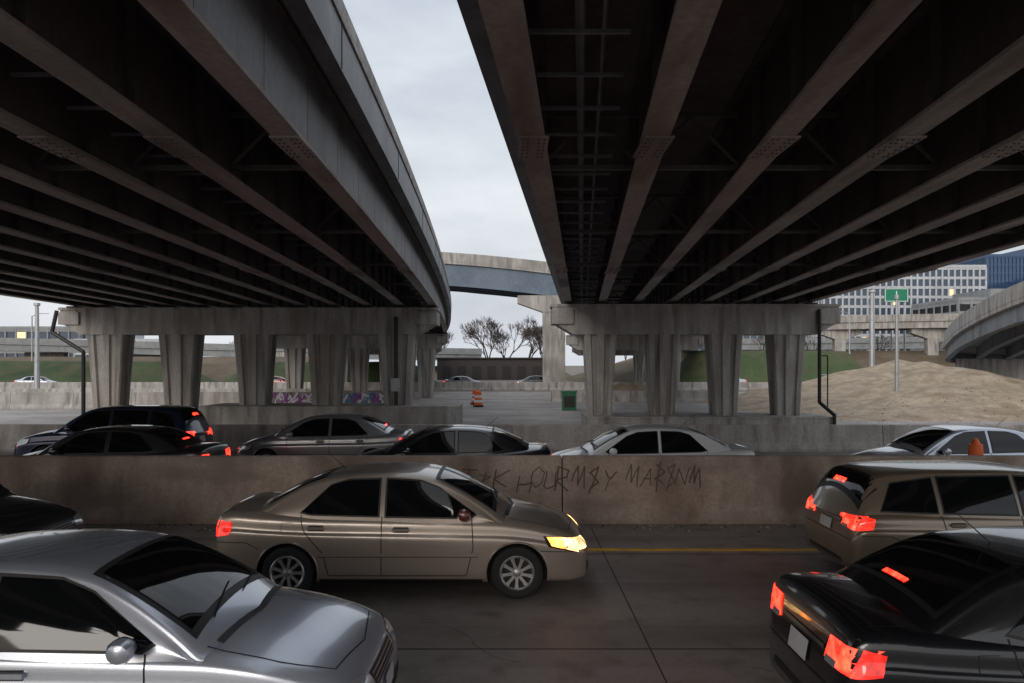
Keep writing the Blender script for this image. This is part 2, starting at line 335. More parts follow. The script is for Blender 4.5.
# ------------------------------------------------------------ bridges
D=2.77; ZG=CH+D
def pathR(X0,y): return X0+0.0933*y
def pathL(X0,y): return X0-0.01*y-0.0006*y*y
def bridge(name,path,xs,edgeL,edgeR,y0,y1,openside,pipe_bays):
    e=empty(name)
    st=[y0+(y1-y0)*i/60 for i in range(61)]
    def sweep(b,x0,x1,z0,z1,mat):
        b.loft([[(path(x0,y),y,z0),(path(x1,y),y,z0),(path(x1,y),y,z1),(path(x0,y),y,z1)] for y in st],mat)
    H=1.28
    g=MB(); wb=MB()
    for i,X in enumerate(xs):
        fas=(openside=='R' and i==len(xs)-1)
        sweep(g,X-0.17,X+0.17,ZG,ZG+0.045,M['flange'])
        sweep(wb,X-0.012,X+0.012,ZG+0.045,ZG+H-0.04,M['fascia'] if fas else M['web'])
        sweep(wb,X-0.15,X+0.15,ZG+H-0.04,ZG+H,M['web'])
        y=y0+1
        while y<y1:
            x=path(X,y); wb.box(x-0.13,x+(0.013 if fas else 0.13),y-0.01,y+0.01,ZG+0.046,ZG+H-0.045,M['web']); y+=1.9
        for y in (9.5,22,44,70):
            x=path(X,y); g.box(x-0.185,x+0.185,y-0.45,y+0.45,ZG-0.022,ZG-0.001,M['flange'])
            for bx in (-.13,-.07,.07,.13):
                for k in range(6):
                    g.box(x+bx-.012,x+bx+.012,y-.38+k*.15,y-.356+k*.15,ZG-0.036,ZG-0.0225,M['brace'])
    g.obj('girder_flanges',e); wb.obj('girder_webs',e)
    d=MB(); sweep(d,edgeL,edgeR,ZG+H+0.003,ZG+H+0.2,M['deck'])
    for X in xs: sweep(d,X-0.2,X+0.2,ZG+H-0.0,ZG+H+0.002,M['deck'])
    d.obj('deck',e)
    p=MB()
    for s,X in ((1,edgeL),(-1,edgeR)):
        a,c=sorted((X-0.02*s,X+0.22*s)); sweep(p,a,c,ZG+H-0.12,ZG+H+0.5,M['fascia'])
        a,c=sorted((X-0.05*s,X+0.23*s)); sweep(p,a,c,ZG+H+0.501,ZG+H+0.58,M['conc'])
        a,c=sorted((X+0.01*s,X+0.19*s)); sweep(p,a,c,ZG+H+0.581,ZG+H+0.92,M['conc'])
        y=y0
        while y<y1:
            x=path(X-0.024*s,y); p.box(x-.003,x+.004,y-.012,y+.012,ZG+H-0.1,ZG+H+0.5,M['joint']); y+=6
    p.obj('parapet',e)
    c=MB()
    y=y0+3
    while y<y1:
        for a,bb in zip(xs[:-1],xs[1:]):
            xa=path(a,y)+0.02; xb=path(bb,y)-0.02
            c.box(xa,xb,y-0.04,y+0.04,ZG+0.22,ZG+0.29,M['brace']); c.box(xa,xb,y-0.04,y+0.04,ZG+H-0.25,ZG+H-0.18,M['brace'])
            xm=(xa+xb)/2
            c.tube((xa,y,ZG+0.3),(xm,y,ZG+H-0.25),.03,.03,M['brace'],4); c.tube((xb,y,ZG+0.3),(xm,y,ZG+H-0.25),.03,.03,M['brace'],4)
        y+=5.5
    c.obj('cross_frames',e)
    pp=MB()
    for X in pipe_bays:
        for y,yn in zip(st[:-1],st[1:]):
            pp.tube((path(X,y),y,ZG+0.62),(path(X,yn),yn,ZG+0.62),.06,.06,M['fascia'],8)
            pp.tube((path(X+.25,y),y,ZG+0.7),(path(X+.25,yn),yn,ZG+0.7),.03,.03,M['fascia'],6)
        y=y0
        while y<min(y1,50):
            x=path(X,y); pp.box(x-.5,x+.5,y-.02,y+.02,ZG+0.5,ZG+0.54,M['fascia']); y+=1.1
    pp.obj('utility_pipes',e)
    return e
xsR=[-0.622+1.52*i for i in range(8)]
xsL=[-2.6-1.52*i for i in range(12)][::-1]
bridge('highway_overpass',pathR,xsR,-1.33,10.75,-8,135,'L',[xsR[0]+0.6])
bridge('highway_overpass',pathL,xsL,-20.1,-2.13,-8,135,'R',[xsL[-3]+0.6,xsL[-6]+.5])

def column(b,x,y,zb,zt,wb_,wt,db,dt,mat):
    rings=[]
    for t in (0,0.25,0.5,0.75,0.9,1.0):
        f=t**1.3; w=wb_+(wt-wb_)*f; d=db+(dt-db)*f; z=zb+(zt-zb)*t
        hw,hd=w/2,d/2; g=0.12
        front=[(-hw+.06,-hd),(-hw*.62,-hd),(-hw*.54,-hd+g),(-hw*.32,-hd+g),(-hw*.24,-hd),(hw*.24,-hd),(hw*.32,-hd+g),(hw*.54,-hd+g),(hw*.62,-hd),(hw-.06,-hd)]
        side=[(hw,-hd+.06),(hw,-hd*.3),(hw-g,-hd*.22),(hw-g,hd*.22),(hw,hd*.3),(hw,hd-.06)]
        pts=front+side+[(-p[0],-p[1]) for p in front]+[(-p[0],-p[1]) for p in side]
        rings.append([(x+p[0],y+p[1],z) for p in pts])
    b.loft(rings,mat)
def pier(cols,y,x0,x1,wb_,wt,capz0,capz1,crash=None,xs=None,path=None,blkL=0.9,blkR=0.9,dep=1.3):
    b=MB()
    for x in cols: column(b,x,y,-0.1,capz0+0.01,wb_,wt,0.9,1.2,M['conc'])
    d=dep/2
    pr=[(x0,capz0+0.55),(x0+0.9,capz0),(x1-0.9,capz0),(x1,capz0+0.55),(x1,capz1),(x0,capz1)]
    b.loft([[(p[0],y-d,p[1]) for p in pr],[(p[0],y+d,p[1]) for p in pr]],M['conc'])
    b.box(x0-0.06,x1+0.06,y-d-0.05,y+d+0.05,capz1+0.002,capz1+0.12,M['conc'])
    b.box(x0-0.02,x0+blkL,y-d-0.12,y+d+0.12,capz0+0.45,capz1-0.1,M['conc'])
    b.box(x1-blkR,x1+0.02,y-d-0.12,y+d+0.12,capz0+0.45,capz1-0.1,M['conc'])
    if xs:
        for X in xs:
            x=path(X,y); b.box(x-0.22,x+0.22,y-0.3,y+0.3,capz1+0.121,ZG-0.045,M['joint'])
    if crash:
        b.box(crash[0],crash[1],y-1.45,y+1.45,-0.1,crash[3],M['conc'])
        b.box(crash[0]-.03,crash[1]+.03,y-1.48,y+1.48,crash[3]+.001,crash[3]+.05,M['conc'])
    return b.obj('bridge_pier')
CT=ZG-0.26
pier([3.83,6.56,9.28,12.0],33,1.75,14.1,0.98,1.42,4.12,CT,(3.2,13.5,0,0.56),xsR,pathR)
pier([-18.7,-15.4,-11.95,-8.6,-5.3],35,-20.7,-3.45,1.15,1.7,4.2,CT,(-14,-2.4,0,0.9),xsL,pathL)
for y in (66,105):
    o=0.0933*(y-33); pier([4.8+o,11+o],y,1.75+o,14.1+o,1.05,1.4,4.12,CT,None,xsR,pathR)
for y in (64,100):
    o=pathL(0,y)-pathL(0,35); pier([c+o for c in [-16.5,-11,-5.3]],y,-20.7+o,-3.45+o,1.15,1.6,4.2,CT,None,xsL,pathL)
b=MB()
b.pipe([(13.2,32.2,5.2),(13.2,32.2,1.2),(13.5,31.4,0.7),(13.5,31.4,0)],0.08,M['black'])
b.pipe([(13.3,32.2,3.2),(13.55,32.2,3.2),(13.55,32.2,1.0)],0.03,M['black'])
b.obj('drain_pipe')
b=MB(); b.pipe([(-5.3,34.2,5.0),(-5.3,34.25,0.9)],0.09,M['black']); b.box(-5.5,-5.1,34.05,34.3,1.6,2.2,M['galv']); b.obj('drain_pipe')
b=MB(); b.pipe([(-21.0,34.6,5.3),(-21.1,34.4,4.3),(-19.6,34.3,3.4),(-19.6,34.3,0.3)],0.09,M['black']); b.obj('drain_pipe')

def sweepbridge(name,pts,width,girder,slab,par,gm,cm,gi=0.35):
    e=empty(name); P=[Vector(p) for p in pts]
    Q=[]
    for i in range(len(P)-1):
        p0=P[max(i-1,0)];p1=P[i];p2=P[i+1];p3=P[min(i+2,len(P)-1)]
        for k in range(8):
            t=k/8; Q.append(0.5*((2*p1)+(p2-p0)*t+(2*p0-5*p1+4*p2-p3)*t*t+(3*p1-p0-3*p2+p3)*t**3))
    Q.append(P[-1])
    def sweep(b,a,c,z0,z1,mat):
        R=[]
        for i,q in enumerate(Q):
            t=(Q[min(i+1,len(Q)-1)]-Q[max(i-1,0)]); t.z=0; t.normalize(); n=Vector((-t.y,t.x,0))
            A=q+n*a; B=q+n*c
            R.append([(A.x,A.y,q.z+z0),(B.x,B.y,q.z+z0),(B.x,B.y,q.z+z1),(A.x,A.y,q.z+z1)])
        b.loft(R,mat)
    b=MB(); hw=width/2
    for k in range(4):
        o=-hw+gi+(width-2*gi)*k/3; sweep(b,o-.03,o+.03,-girder,-0.001,gm); sweep(b,o-.25,o+.25,-girder-0.06,-girder-0.001,gm)
    b.obj('girders',e)
    b=MB(); sweep(b,-hw,hw,0,slab,cm)
    sweep(b,-hw-.02,-hw+.3,slab+.001,slab+par,cm); sweep(b,hw-.3,hw+.02,slab+.001,slab+par,cm); b.obj('deck',e)
    return Q
sweepbridge('flyover_bridge',[(-70,100,17),(-20,98,15.9),(-4,96,14.9),(9,96,13.2),(20,103,11.2),(30,120,9),(38,150,9)],9,2.6,0.3,1.1,M['bluesteel'],M['conc'])
def hammer(x,y,w,zt,cw,dd=1.5):
    b=MB(); hw=w/2
    b.box(x-cw/2,x+cw/2,y-dd*.45,y+dd*.45,-0.1,zt-1.9,M['conc'])
    q=[(-hw,zt),(-hw,zt-0.9),(-cw/2-.1,zt-1.91),(cw/2+.1,zt-1.91),(hw,zt-0.9),(hw,zt)]
    b.loft([[(x+p[0],y-dd/2,p[1]) for p in q],[(x+p[0],y+dd/2,p[1]) for p in q]],M['conc'])
    return b.obj('bridge_pier')
hammer(4.9,88,8.5,10.9,2.6); hammer(-14,94,7,12.6,2.2)
sweepbridge('curved_ramp_bridge',[(36,14,7.9),(34.2,30,7.5),(36,46,6.8),(42,64,5.0),(53,80,4.0),(80,94,3.8),(140,99,4.5)],8,1.1,0.3,1.0,M['fascia'],M['conc'])
hammer(36.2,46,8.2,5.5,2.8); hammer(47,72,8,3.4,2.4)
sweepbridge('distant_overpass',[(40,150,10.5),(80,142,10.9),(120,135,11),(180,125,11)],10,1.2,0.3,1.0,M['conc'],M['conc'])
for x in (62,78,94,112): hammer(x,146-(x-40)*0.17,8,9.6,2)
sweepbridge('distant_overpass',[(50,190,8),(90,180,8),(170,165,9)],10,1.4,0.3,1.0,M['bgrey'],M['bgrey'])
sweepbridge('distant_overpass',[(-180,150,7),(-110,152,7),(-60,156,5.8),(-25,160,5.2),(-8,165,5)],10,1.2,0.3,1.0,M['bgrey'],M['bgrey'])
for x in (-120,-95,-75,-50): hammer(x,153,8,5.4,2)

# ------------------------------------------------------------ terrain banks
def bank(name,x0,x1,y0,y1,h,mat,nx=60,ny=16,f=None,rough=0.15):
    b=MB(); R=[]
    for i in range(nx+1):
        x=x0+(x1-x0)*i/nx; row=[]
        for j in range(ny+1):
            y=y0+(y1-y0)*j/ny; u=i/nx; v=j/ny
            hh=f(u,v) if f else min(1,v*2.2)*min(1,(1-v)*4)*min(1,u*8)*min(1,(1-u)*8)
            row.append((x,y,h*hh+(noise.noise(Vector((x*.35,y*.35,0)))*rough*min(1,hh*4))-0.03))
        R.append(row)
    b.loft(R,mat,False,False); return b.obj(name,smooth=80)
bank('grass_bank',-95,-46,104,122,3.4,M['grass'])
bank('grass_bank',-44,-12,106,125,3.3,M['grass'])
bank('grass_bank',24,54,104,122,4.9,M['grass'])
bank('dry_grass_bank',-160,-20,126,160,4.4,M['dead'])
bank('dry_grass_bank',10,160,126,160,5.6,M['dead'])
bank('dry_grass_bank',-22,14,150,185,2.6,M['dead'])
bank('dirt_pile',7.5,14,64,72,1.3,M['sand'],24,16,lambda u,v:math.sin(math.pi*u)*math.sin(math.pi*v))
def mound(u,v):
    a=max(0,1-abs((u-0.62)/0.62)) if u<0.62 else max(0,1-((u-0.62)/0.38)*0.75)
    return (a**1.15)*math.sin(math.pi*min(1,v*0.5+0.0))**0.8 if v>0 else 0
bank('gravel_mound',13.5,40,37,58,3.1,M['sand'],160,90,mound,0.35)
b=MB()
for k in range(900):
    x=random.uniform(14,33); y=random.uniform(26,44); s=random.uniform(.015,.055)
    if x<14.5 and y<36: continue
    u=(x-13.5)/26.5; v=(y-37)/21
    hh=mound(u,v) if v>0 else 0
    zz=3.1*hh+noise.noise(Vector((x*.35,y*.35,0)))*.35*min(1,hh*4)-.02 if v>0 else 0.0
    q=[(x+s*math.cos(a)*random.uniform(.6,1.3),y+s*math.sin(a)*random.uniform(.6,1.3)) for a in (0,1.3,2.5,3.8,5)]
    b.loft([[(p[0],p[1],zz-.02) for p in q],[(x+(p[0]-x)*.5,y+(p[1]-y)*.5,zz+s*.8) for p in q]],random.choice([M['gravel'],M['sand'],M['sand'],M['dead']]))
b.obj('loose_stones')

# ------------------------------------------------------------ buildings
def facade(name,x0,x1,y0,y1,h,floors,bays,gm,wm,fin=0.45,slab=0.8,lit=0.02,z0=0):
    e=empty(name); b=MB(); b.box(x0+.3,x1-.3,y0+.3,y1-.3,z0,h-0.3,wm); b.obj('glazing',e)
    b=MB(); fh=(h-z0)/floors
    for k in range(floors+1):
        z=z0+k*fh; b.box(x0,x1,y0,y1,z-slab/2,z+slab/2,gm)
    bw=(x1-x0)/bays
    for i in range(bays+1):
        x=x0+i*bw; b.box(x-fin/2,x+fin/2,y0-0.12,y0+0.5,z0,h+.3,gm)
    nb=max(2,int((y1-y0)/bw))
    for i in range(nb+1):
        y=y0+(y1-y0)*i/nb
        for xx in (x0,x1): b.box(xx-.12,xx+.12,y-fin/2,y+fin/2,z0,h+.3,gm)
    b.box(x0-.1,x1+.1,y0-.14,y1+.1,h+.31,h+1.2,gm)
    b.box(x0+(x1-x0)*.3,x0+(x1-x0)*.5,y0+3,y1-3,h+1.2,h+4,gm)
    b.obj('frame',e)
    b=MB()
    for k in range(floors):
        for i in range(bays):
            if random.random()<lit: b.box(x0+i*bw+fin*.6,x0+(i+1)*bw-fin*.6,y0+.22,y0+.29,z0+k*fh+slab*.6,z0+(k+1)*fh-slab*.6,M['warm'])
    if b.v: b.obj('lit_windows',e)
facade('office_building',104,158,250,285,35,11,26,M['bwhite'],M['bglass'],0.55,0.9,0.03)
facade('glass_tower',190,250,300,330,46,14,40,M['bblue'],M['bblue'],0.25,0.5,0.02)
facade('glass_tower',205,250,270,290,36,9,16,M['bgrey'],M['bblue'],0.3,0.9,0.05)
facade('parking_garage',128,165,215,240,21,6,10,M['bgrey'],M['black'],0.6,1.5,0.0)
facade('office_building',60,100,260,285,18,5,16,M['bgrey'],M['bglass'],0.5,1.2,0.1)
facade('office_building',-260,-150,260,290,15,4,30,M['bgrey'],M['bglass'],0.5,1.3,0.1)
facade('office_building',-140,-112,240,260,10,3,8,M['bwhite'],M['bglass'],0.5,1.3,0.1)
b=MB(); b.box(-14,9,140,146,0,3.9,M['bdark']); b.box(-14.3,9.3,139.7,146.3,3.9,4.2,M['joint'])
for k in range(8): b.box(-13+k*2.8,-11.4+k*2.8,139.9,139.99,.2,2.6,M['joint'])
b.obj('storage_shed')

# ------------------------------------------------------------ trees
def tree(b,p,d,l,r,depth):
    q=p+d*l; b.tube(p,q,r,r*.68,M['bark'],5 if depth>2 else 3,False)
    if depth==0: return
    for k in range(3 if depth>1 else 4):
        a=random.uniform(0,6.28); t=random.uniform(.3,.75)
        u=d.orthogonal().normalized(); w_=d.cross(u)
        nd=(d+(u*math.cos(a)+w_*math.sin(a))*t+Vector((0,0,.14))).normalized()
        st=p.lerp(q,random.uniform(.65,1)) if k else q
        tree(b,st,nd,l*random.uniform(.68,.86),max(.03,r*.6),depth-1)
for (x,y,h) in ((-5.2,165,4.0),(-1,172,3.6),(3.6,165,3.8),(7.5,170,3.5)):
    b=MB(); tree(b,Vector((x,y,0)),Vector((0,0,1)),h,.3,6); b.obj('bare_tree')
b=MB()
for i in range(30):
    x=-150+i*11+random.uniform(-3,3)
    if -12<x<12: continue
    tree(b,Vector((x,168+random.uniform(-5,5),2)),Vector((0,0,1)),random.uniform(2,2.8),.22,4)
b.obj('distant_trees')

# ------------------------------------------------------------ poles, signs, drums
def lamp(x,y,h,arm=0,r=.16):
    b=MB(); b.tube((x,y,0),(x,y,h),r,r*.6,M['galv'],10); b.lathe([(0,0),(r*1.9,0),(r*1.9,.35),(r,.4)],M['galv'],12,c=(x,y,0))
    if arm:
        s=1 if arm>0 else -1
        b.pipe([(x,y,h-.1),(x+arm*.5,y,h+.35),(x+arm,y,h+.4)],.06,M['galv'])
        b.loft([[(x+arm-.1,y-.08,h+.32),(x+arm-.1,y+.08,h+.32),(x+arm-.1,y+.06,h+.46),(x+arm-.1,y-.06,h+.46)],[(x+arm+.7*s,y-.16,h+.3),(x+arm+.7*s,y+.16,h+.3),(x+arm+.7*s,y+.1,h+.42),(x+arm+.7*s,y-.1,h+.42)]],M['galv'])
    else: b.lathe([(0,.1),(r,.1),(r*1.1,-.15),(r*.6,-.2)],M['galv'],12,c=(x,y,h))
    b.obj('street_lamp')
lamp(38.4,80,10.7,r=.34); lamp(-47.5,75,8.9,0,r=.28); lamp(23.6,46,7.0,0,r=.13); lamp(-33,110,11,2.0); lamp(54,120,11,-2); lamp(-80,125,11,2)
b=MB(); b.box(74.5,79.3,150,150.1,15.4,18.2,M['signgreen'])
b.box(74.6,79.2,149.96,149.995,15.5,15.62,M['refl']); b.box(74.6,79.2,149.96,149.995,17.98,18.1,M['refl'])
b.box(74.6,74.72,149.96,149.995,15.62,17.98,M['refl']); b.box(79.08,79.2,149.96,149.995,15.62,17.98,M['refl'])
b.box(76.8,77,149.96,149.995,16.4,17.6,M['refl']); b.face([(76.4,149.96,16.4),(77.4,149.96,16.4),(76.9,149.96,15.9)],M['refl'])
b.tube((76,150.3,0),(76,150.3,18),.15,.12,M['galv']); b.tube((78.6,150.3,0),(78.6,150.3,18),.15,.12,M['galv']); b.obj('highway_sign')
def drum(x,y,s=1.0,sr=None,name='traffic_drum'):
    b=MB(); sr=sr or s
    segs=[(0,.12,.34,.34,M['black']),(.12,.3,.27,.26,M['orange']),(.3,.45,.26,.25,M['refl']),(.45,.6,.25,.235,M['orange']),(.6,.75,.235,.22,M['refl']),(.75,.98,.22,.19,M['orange']),(.98,1.06,.14,.05,M['orange'])]
    for z0,z1,r0,r1,m in segs: b.lathe([(r0*sr,z0*s),(r1*sr,z1*s)],m,16,c=(x,y,0))
    b.lathe([(0,1.06*s),(.06*sr,1.06*s)],M['orange'],12,c=(x,y,0)); b.lathe([(.14*sr,.98*s),(.19*sr,.98*s)],M['orange'],16,c=(x,y,0))
    b.obj(name,smooth=40)
drum(8.78,14.2,1.33,.62,'traffic_channelizer'); drum(-2.25,50,1.05); drum(-2.6,53,1.0)
b=MB(); b.box(3.1,3.95,46,46.8,.02,1.1,M['green']); b.box(3.05,4.0,45.95,46.85,1.101,1.2,M['green']); b.box(3.2,3.85,45.97,45.995,.2,.9,M['joint'])
b.obj('utility_box')

# ------------------------------------------------------------ cars
def pchip(xs,ys):
    xs=np.array(xs,float); ys=np.array(ys,float); h=np.diff(xs); d=np.diff(ys)/h; m=np.zeros(len(xs))
    m[0]=d[0]; m[-1]=d[-1]
    for i in range(1,len(xs)-1):
        if d[i-1]*d[i]<=0: m[i]=0
        else:
            w1=2*h[i]+h[i-1]; w2=h[i]+2*h[i-1]; m[i]=(w1+w2)/(w1/d[i-1]+w2/d[i])
    def f(x):
        x=min(max(x,xs[0]),xs[-1]); i=min(max(int(np.searchsorted(xs,x))-1,0),len(xs)-2)
        t=(x-xs[i])/h[i]
        return float((1+2*t)*(1-t)**2*ys[i]+t*(1-t)**2*h[i]*m[i]+t*t*(3-2*t)*ys[i+1]+t*t*(t-1)*h[i]*m[i+1])
    return f
def catring(pts,sub=4):
    P=[Vector(p) for p in pts]; out=[]
    for i in range(len(P)-1):
        p0=P[i-1] if i>0 else Vector((-P[1].x,P[1].y)); p1=P[i];p2=P[i+1]
        p3=P[i+2] if i+2<len(P) else Vector((-P[-2].x,P[-2].y))
        for k in range(sub):
            t=k/sub; out.append(0.5*((2*p1)+(p2-p0)*t+(2*p0-5*p1+4*p2-p3)*t*t+(3*p1-p0-3*p2+p3)*t**3))
    out.append(P[-1]); return out
STY={
'sedan':dict(L=4.53,
  st=[(0,.60,.34,.58,.60),(.03,.70,.26,.74,.77),(.07,.77,.23,.92,.96),(.13,.80,.22,1.0,1.055),(.3,.825,.21,1.015,1.085),(.62,.845,.20,.995,1.09),(1.2,.85,.19,.965,1.0),(2.2,.85,.19,.945,.97),(3.1,.85,.19,.925,.97),(3.45,.848,.19,.915,1.01),(3.8,.84,.20,.87,.955),(4.1,.82,.20,.80,.875),(4.3,.785,.20,.735,.79),(4.42,.73,.21,.67,.71),(4.5,.63,.24,.58,.61),(4.53,.5,.30,.50,.52)],
  gh=[(.50,1.03),(.62,1.09),(.9,1.25),(1.15,1.37),(1.4,1.44),(1.8,1.48),(2.1,1.487),(2.4,1.472),(2.65,1.43),(2.9,1.33),(3.2,1.165),(3.42,1.02),(3.5,.96)],
  wheels=(.93,3.66),R=.315,
  win=[([(1.08,1.03),(1.2,1.005),(2.0,.985)],[(1.12,1.06),(1.42,1.33),(1.62,1.385),(2.0,1.395)]),
       ([(2.1,.982),(3.08,.968)],[(2.1,1.395),(2.5,1.375),(2.72,1.30),(3.16,1.015)])],
  ws=(2.70,3.36,.55,.68), rw=(.68,1.30,.64,.52),
  seams=[[(2.05,.30),(2.05,.98)],[(3.12,.95),(3.14,.62),(3.06,.30)],[(1.08,1.0),(1.12,.82),(1.36,.55),(1.42,.30)],[(1.42,.29),(3.06,.29)]],
  handles=[(1.27,.85),(2.28,.83)],mirror=(3.02,.99),belt=.96,
  hl=dict(z=(.58,.74)),tl=dict(z=(.74,.93))),
'suv':dict(L=4.6,
  st=[(0,.66,.38,.66,.68),(.03,.76,.30,.86,.88),(.07,.81,.27,1.02,1.04),(.14,.84,.26,1.08,1.10),(.4,.87,.25,1.1,1.12),(1.2,.885,.25,1.09,1.12),(2.2,.885,.25,1.07,1.10),(3.1,.885,.25,1.05,1.1),(3.45,.88,.25,1.04,1.13),(3.9,.87,.26,1.0,1.07),(4.25,.84,.26,.92,.97),(4.45,.78,.28,.82,.86),(4.56,.68,.32,.70,.72),(4.6,.55,.38,.58,.60)],
  gh=[(.06,1.02),(.12,1.14),(.25,1.42),(.40,1.62),(.6,1.68),(1.2,1.72),(1.9,1.725),(2.4,1.70),(2.65,1.64),(2.9,1.50),(3.2,1.30),(3.45,1.12),(3.52,1.06)],
  wheels=(.92,3.68),R=.36,
  win=[([(.38,1.16),(1.05,1.14)],[(.55,1.52),(1.05,1.60)]),([(1.13,1.14),(2.02,1.12)],[(1.13,1.61),(2.02,1.625)]),([(2.1,1.12),(3.12,1.10)],[(2.1,1.625),(2.5,1.60),(2.72,1.52),(3.18,1.16)])],
  ws=(2.74,3.38,.6,.72), rw=(.15,.36,.66,.62),
  seams=[[(2.06,.36),(2.06,1.1)],[(3.12,1.08),(3.12,.75),(3.04,.36)],[(1.08,1.1),(1.12,.9),(1.38,.6),(1.42,.36)],[(1.42,.35),(3.04,.35)]],
  handles=[(1.27,.98),(2.28,.96)],mirror=(3.0,1.14),belt=1.08,
  hl=dict(z=(.72,.90)),tl=dict(z=(.88,1.08)))}
_wheel={}
def wheel_mesh(R):
    if R in _wheel: return _wheel[R]
    b=MB(); w=.105
    r=R*0.66
    b.lathe([(r,-w*.85),(R-.05,-w),(R-.012,-w*.8),(R,-w*.5),(R,w*.5),(R-.012,w*.8),(R-.05,w),(r,w*.85)],M['rubber'],40,'y')
    b.lathe([(r,-w*.85),(r-.012,-w*.92),(r-.03,-w*.80),(r-.035,-w*.2),(r-.035,w*.6)],M['alloy'],40,'y')
    b.lathe([(0,-w*.1),(r-.034,-w*.1)],M['black'],40,'y')
    b.lathe([(0,-w*.28),(r*.62,-w*.28),(r*.62,-w*.1)],M['joint'],30,'y')
    b.lathe([(0,-w*.86),(.035,-w*.84),(.055,-w*.72),(.06,-w*.3)],M['alloy'],20,'y')
    for k in range(9):
        a=2*math.pi*k/9; ca,sa=math.cos(a),math.sin(a)
        R1=[]
        for (rr,hw,y) in ((.045,.020,-w*.78),(r*.6,.017,-w*.80),(r-.02,.026,-w*.84)):
            R1.append([(rr*ca-hw*sa,y,rr*sa+hw*ca),(rr*ca+hw*sa,y,rr*sa-hw*ca),(rr*ca+hw*sa,y+.03,rr*sa-hw*ca),(rr*ca-hw*sa,y+.03,rr*sa+hw*ca)])
        b.loft(R1,M['alloy'])
    _wheel[R]=b.data('wheel',35); return _wheel[R]
_shell={}
def shell(style):
    if style in _shell: return _shell[style]
    S=STY[style]; st=S['st']; L_=S['L']; xs=[s[0] for s in st]
    F=[pchip(xs,[s[k] for s in st]) for k in (1,2,3,4)]
    X=[0,.008,.018]+list(np.arange(.03,L_-.03,.04))+[L_-.03,L_-.018,L_-.008,L_]
    rings=[]
    for x in X:
        w_,zb,zs,zc=[f(x) for f in F]; h=zs-zb
        ctrl=[(0,zb),(.8*w_,zb),(.95*w_,zb+.03*h),(.982*w_,zb+.12*h),(.992*w_,zb+.30*h),(w_,zb+.52*h),(.998*w_,zb+.72*h),(.972*w_,zb+.79*h),(.955*w_,zb+.93*h),(.91*w_,zs),(.8*w_,zs+.4*(zc-zs)),(.45*w_,zs+.88*(zc-zs)),(0,zc)]
        half=catring(ctrl,4)
        ring=[(x,-p.x,p.y) for p in half]+[(x,p.x,p.y) for p in reversed(half[1:-1])]
        rings.append(ring)
    body=MB(); pm=bpy.data.materials.get('ph') or simple('ph',(.5,.5,.5))
    body.loft(rings,pm)
    me=body.data('body_raw')
    gf=pchip([g[0] for g in S['gh']],[g[1] for g in S['gh']]); g0=S['gh'][0][0]; g1=S['gh'][-1][0]; belt=S['belt']
    gr=[]
    for x in np.arange(g0,g1+.001,.04):
        zt=gf(x); t=(x-g0)/(g1-g0)
        wb_=F[0](x)*.925-(.05*max(0,1-t*4))-(0.02*max(0,(t-.8)*5))
        zside=max(belt-.06,zt-.10); ws=wb_-(zside-belt)*.40
        zm=(zside+belt-.06)/2; wm=wb_-(zm-belt)*.40+.012
        ctrl=[(wb_+.02,belt-.06),(wm,zm),(ws+.004,zside),(ws-.035,zside+(zt-zside)*.55),(ws*.72,zt-(zt-zside)*.14),(0,zt)]
        P=[Vector(p) for p in ctrl]; half=[]
        for i in range(len(P)-1):
            p0=P[max(i-1,0)];p1=P[i];p2=P[i+1];p3=P[i+2] if i+2<len(P) else Vector((-P[-2].x,P[-2].y))
            for k in range(4):
                tt=k/4; half.append(0.5*((2*p1)+(p2-p0)*tt+(2*p0-5*p1+4*p2-p3)*tt*tt+(3*p1-p0-3*p2+p3)*tt**3))
        half.append(P[-1])
        cs=-.10*max(0,1-t*2.5)+.13*max(0,(t-.55)/.45)
        ring=[(x+cs*(1-(p.x/wb_)**2),-p.x,p.y) for p in half]+[(x+cs*(1-(p.x/wb_)**2),p.x,p.y) for p in reversed(half[:-1])]
        gr.append(ring)
    gh=MB(); gh.loft(gr,pm); gme=gh.data('cabin_raw')
    V=[v.co.copy() for v in me.vertices]; Fc=[tuple(p.vertices) for p in me.polygons]
    k=len(V); V+=[v.co.copy() for v in gme.vertices]; Fc+=[tuple(i+k for i in p.vertices) for p in gme.polygons]
    bvh=BVHTree.FromPolygons(V,Fc)
    o=bpy.data.objects.new('tmp',me); COL.objects.link(o)
    me.materials.append(M['black'])
    cut=MB(); cut.mi(pm); cut.mi(M['black'])
    for wx in S['wheels']:
        for s in (-1,1):
            r=S['R']+.045; ring0=[];ring1=[]
            for i in range(40):
                a=2*math.pi*i/40; ring0.append((wx+r*math.cos(a),s*.56,S['R']+r*math.sin(a))); ring1.append((wx+r*math.cos(a),s*1.2,S['R']+r*math.sin(a)))
            cut.loft([ring0,ring1],M['black'])
    co_=cut.obj('cut'); md=o.modifiers.new('b','BOOLEAN'); md.object=co_; md.operation='DIFFERENCE'; md.solver='EXACT'
    dg=bpy.context.evaluated_depsgraph_get(); nm=bpy.data.meshes.new_from_object(o.evaluated_get(dg))
    bpy.data.objects.remove(o); bpy.data.objects.remove(co_)
    for m_ in (nm,gme):
        m_.polygons.foreach_set('use_smooth',[True]*len(m_.polygons)); m_.set_sharp_from_angle(angle=math.radians(32))
    _shell[style]=(nm,gme,bvh); return _shell[style]
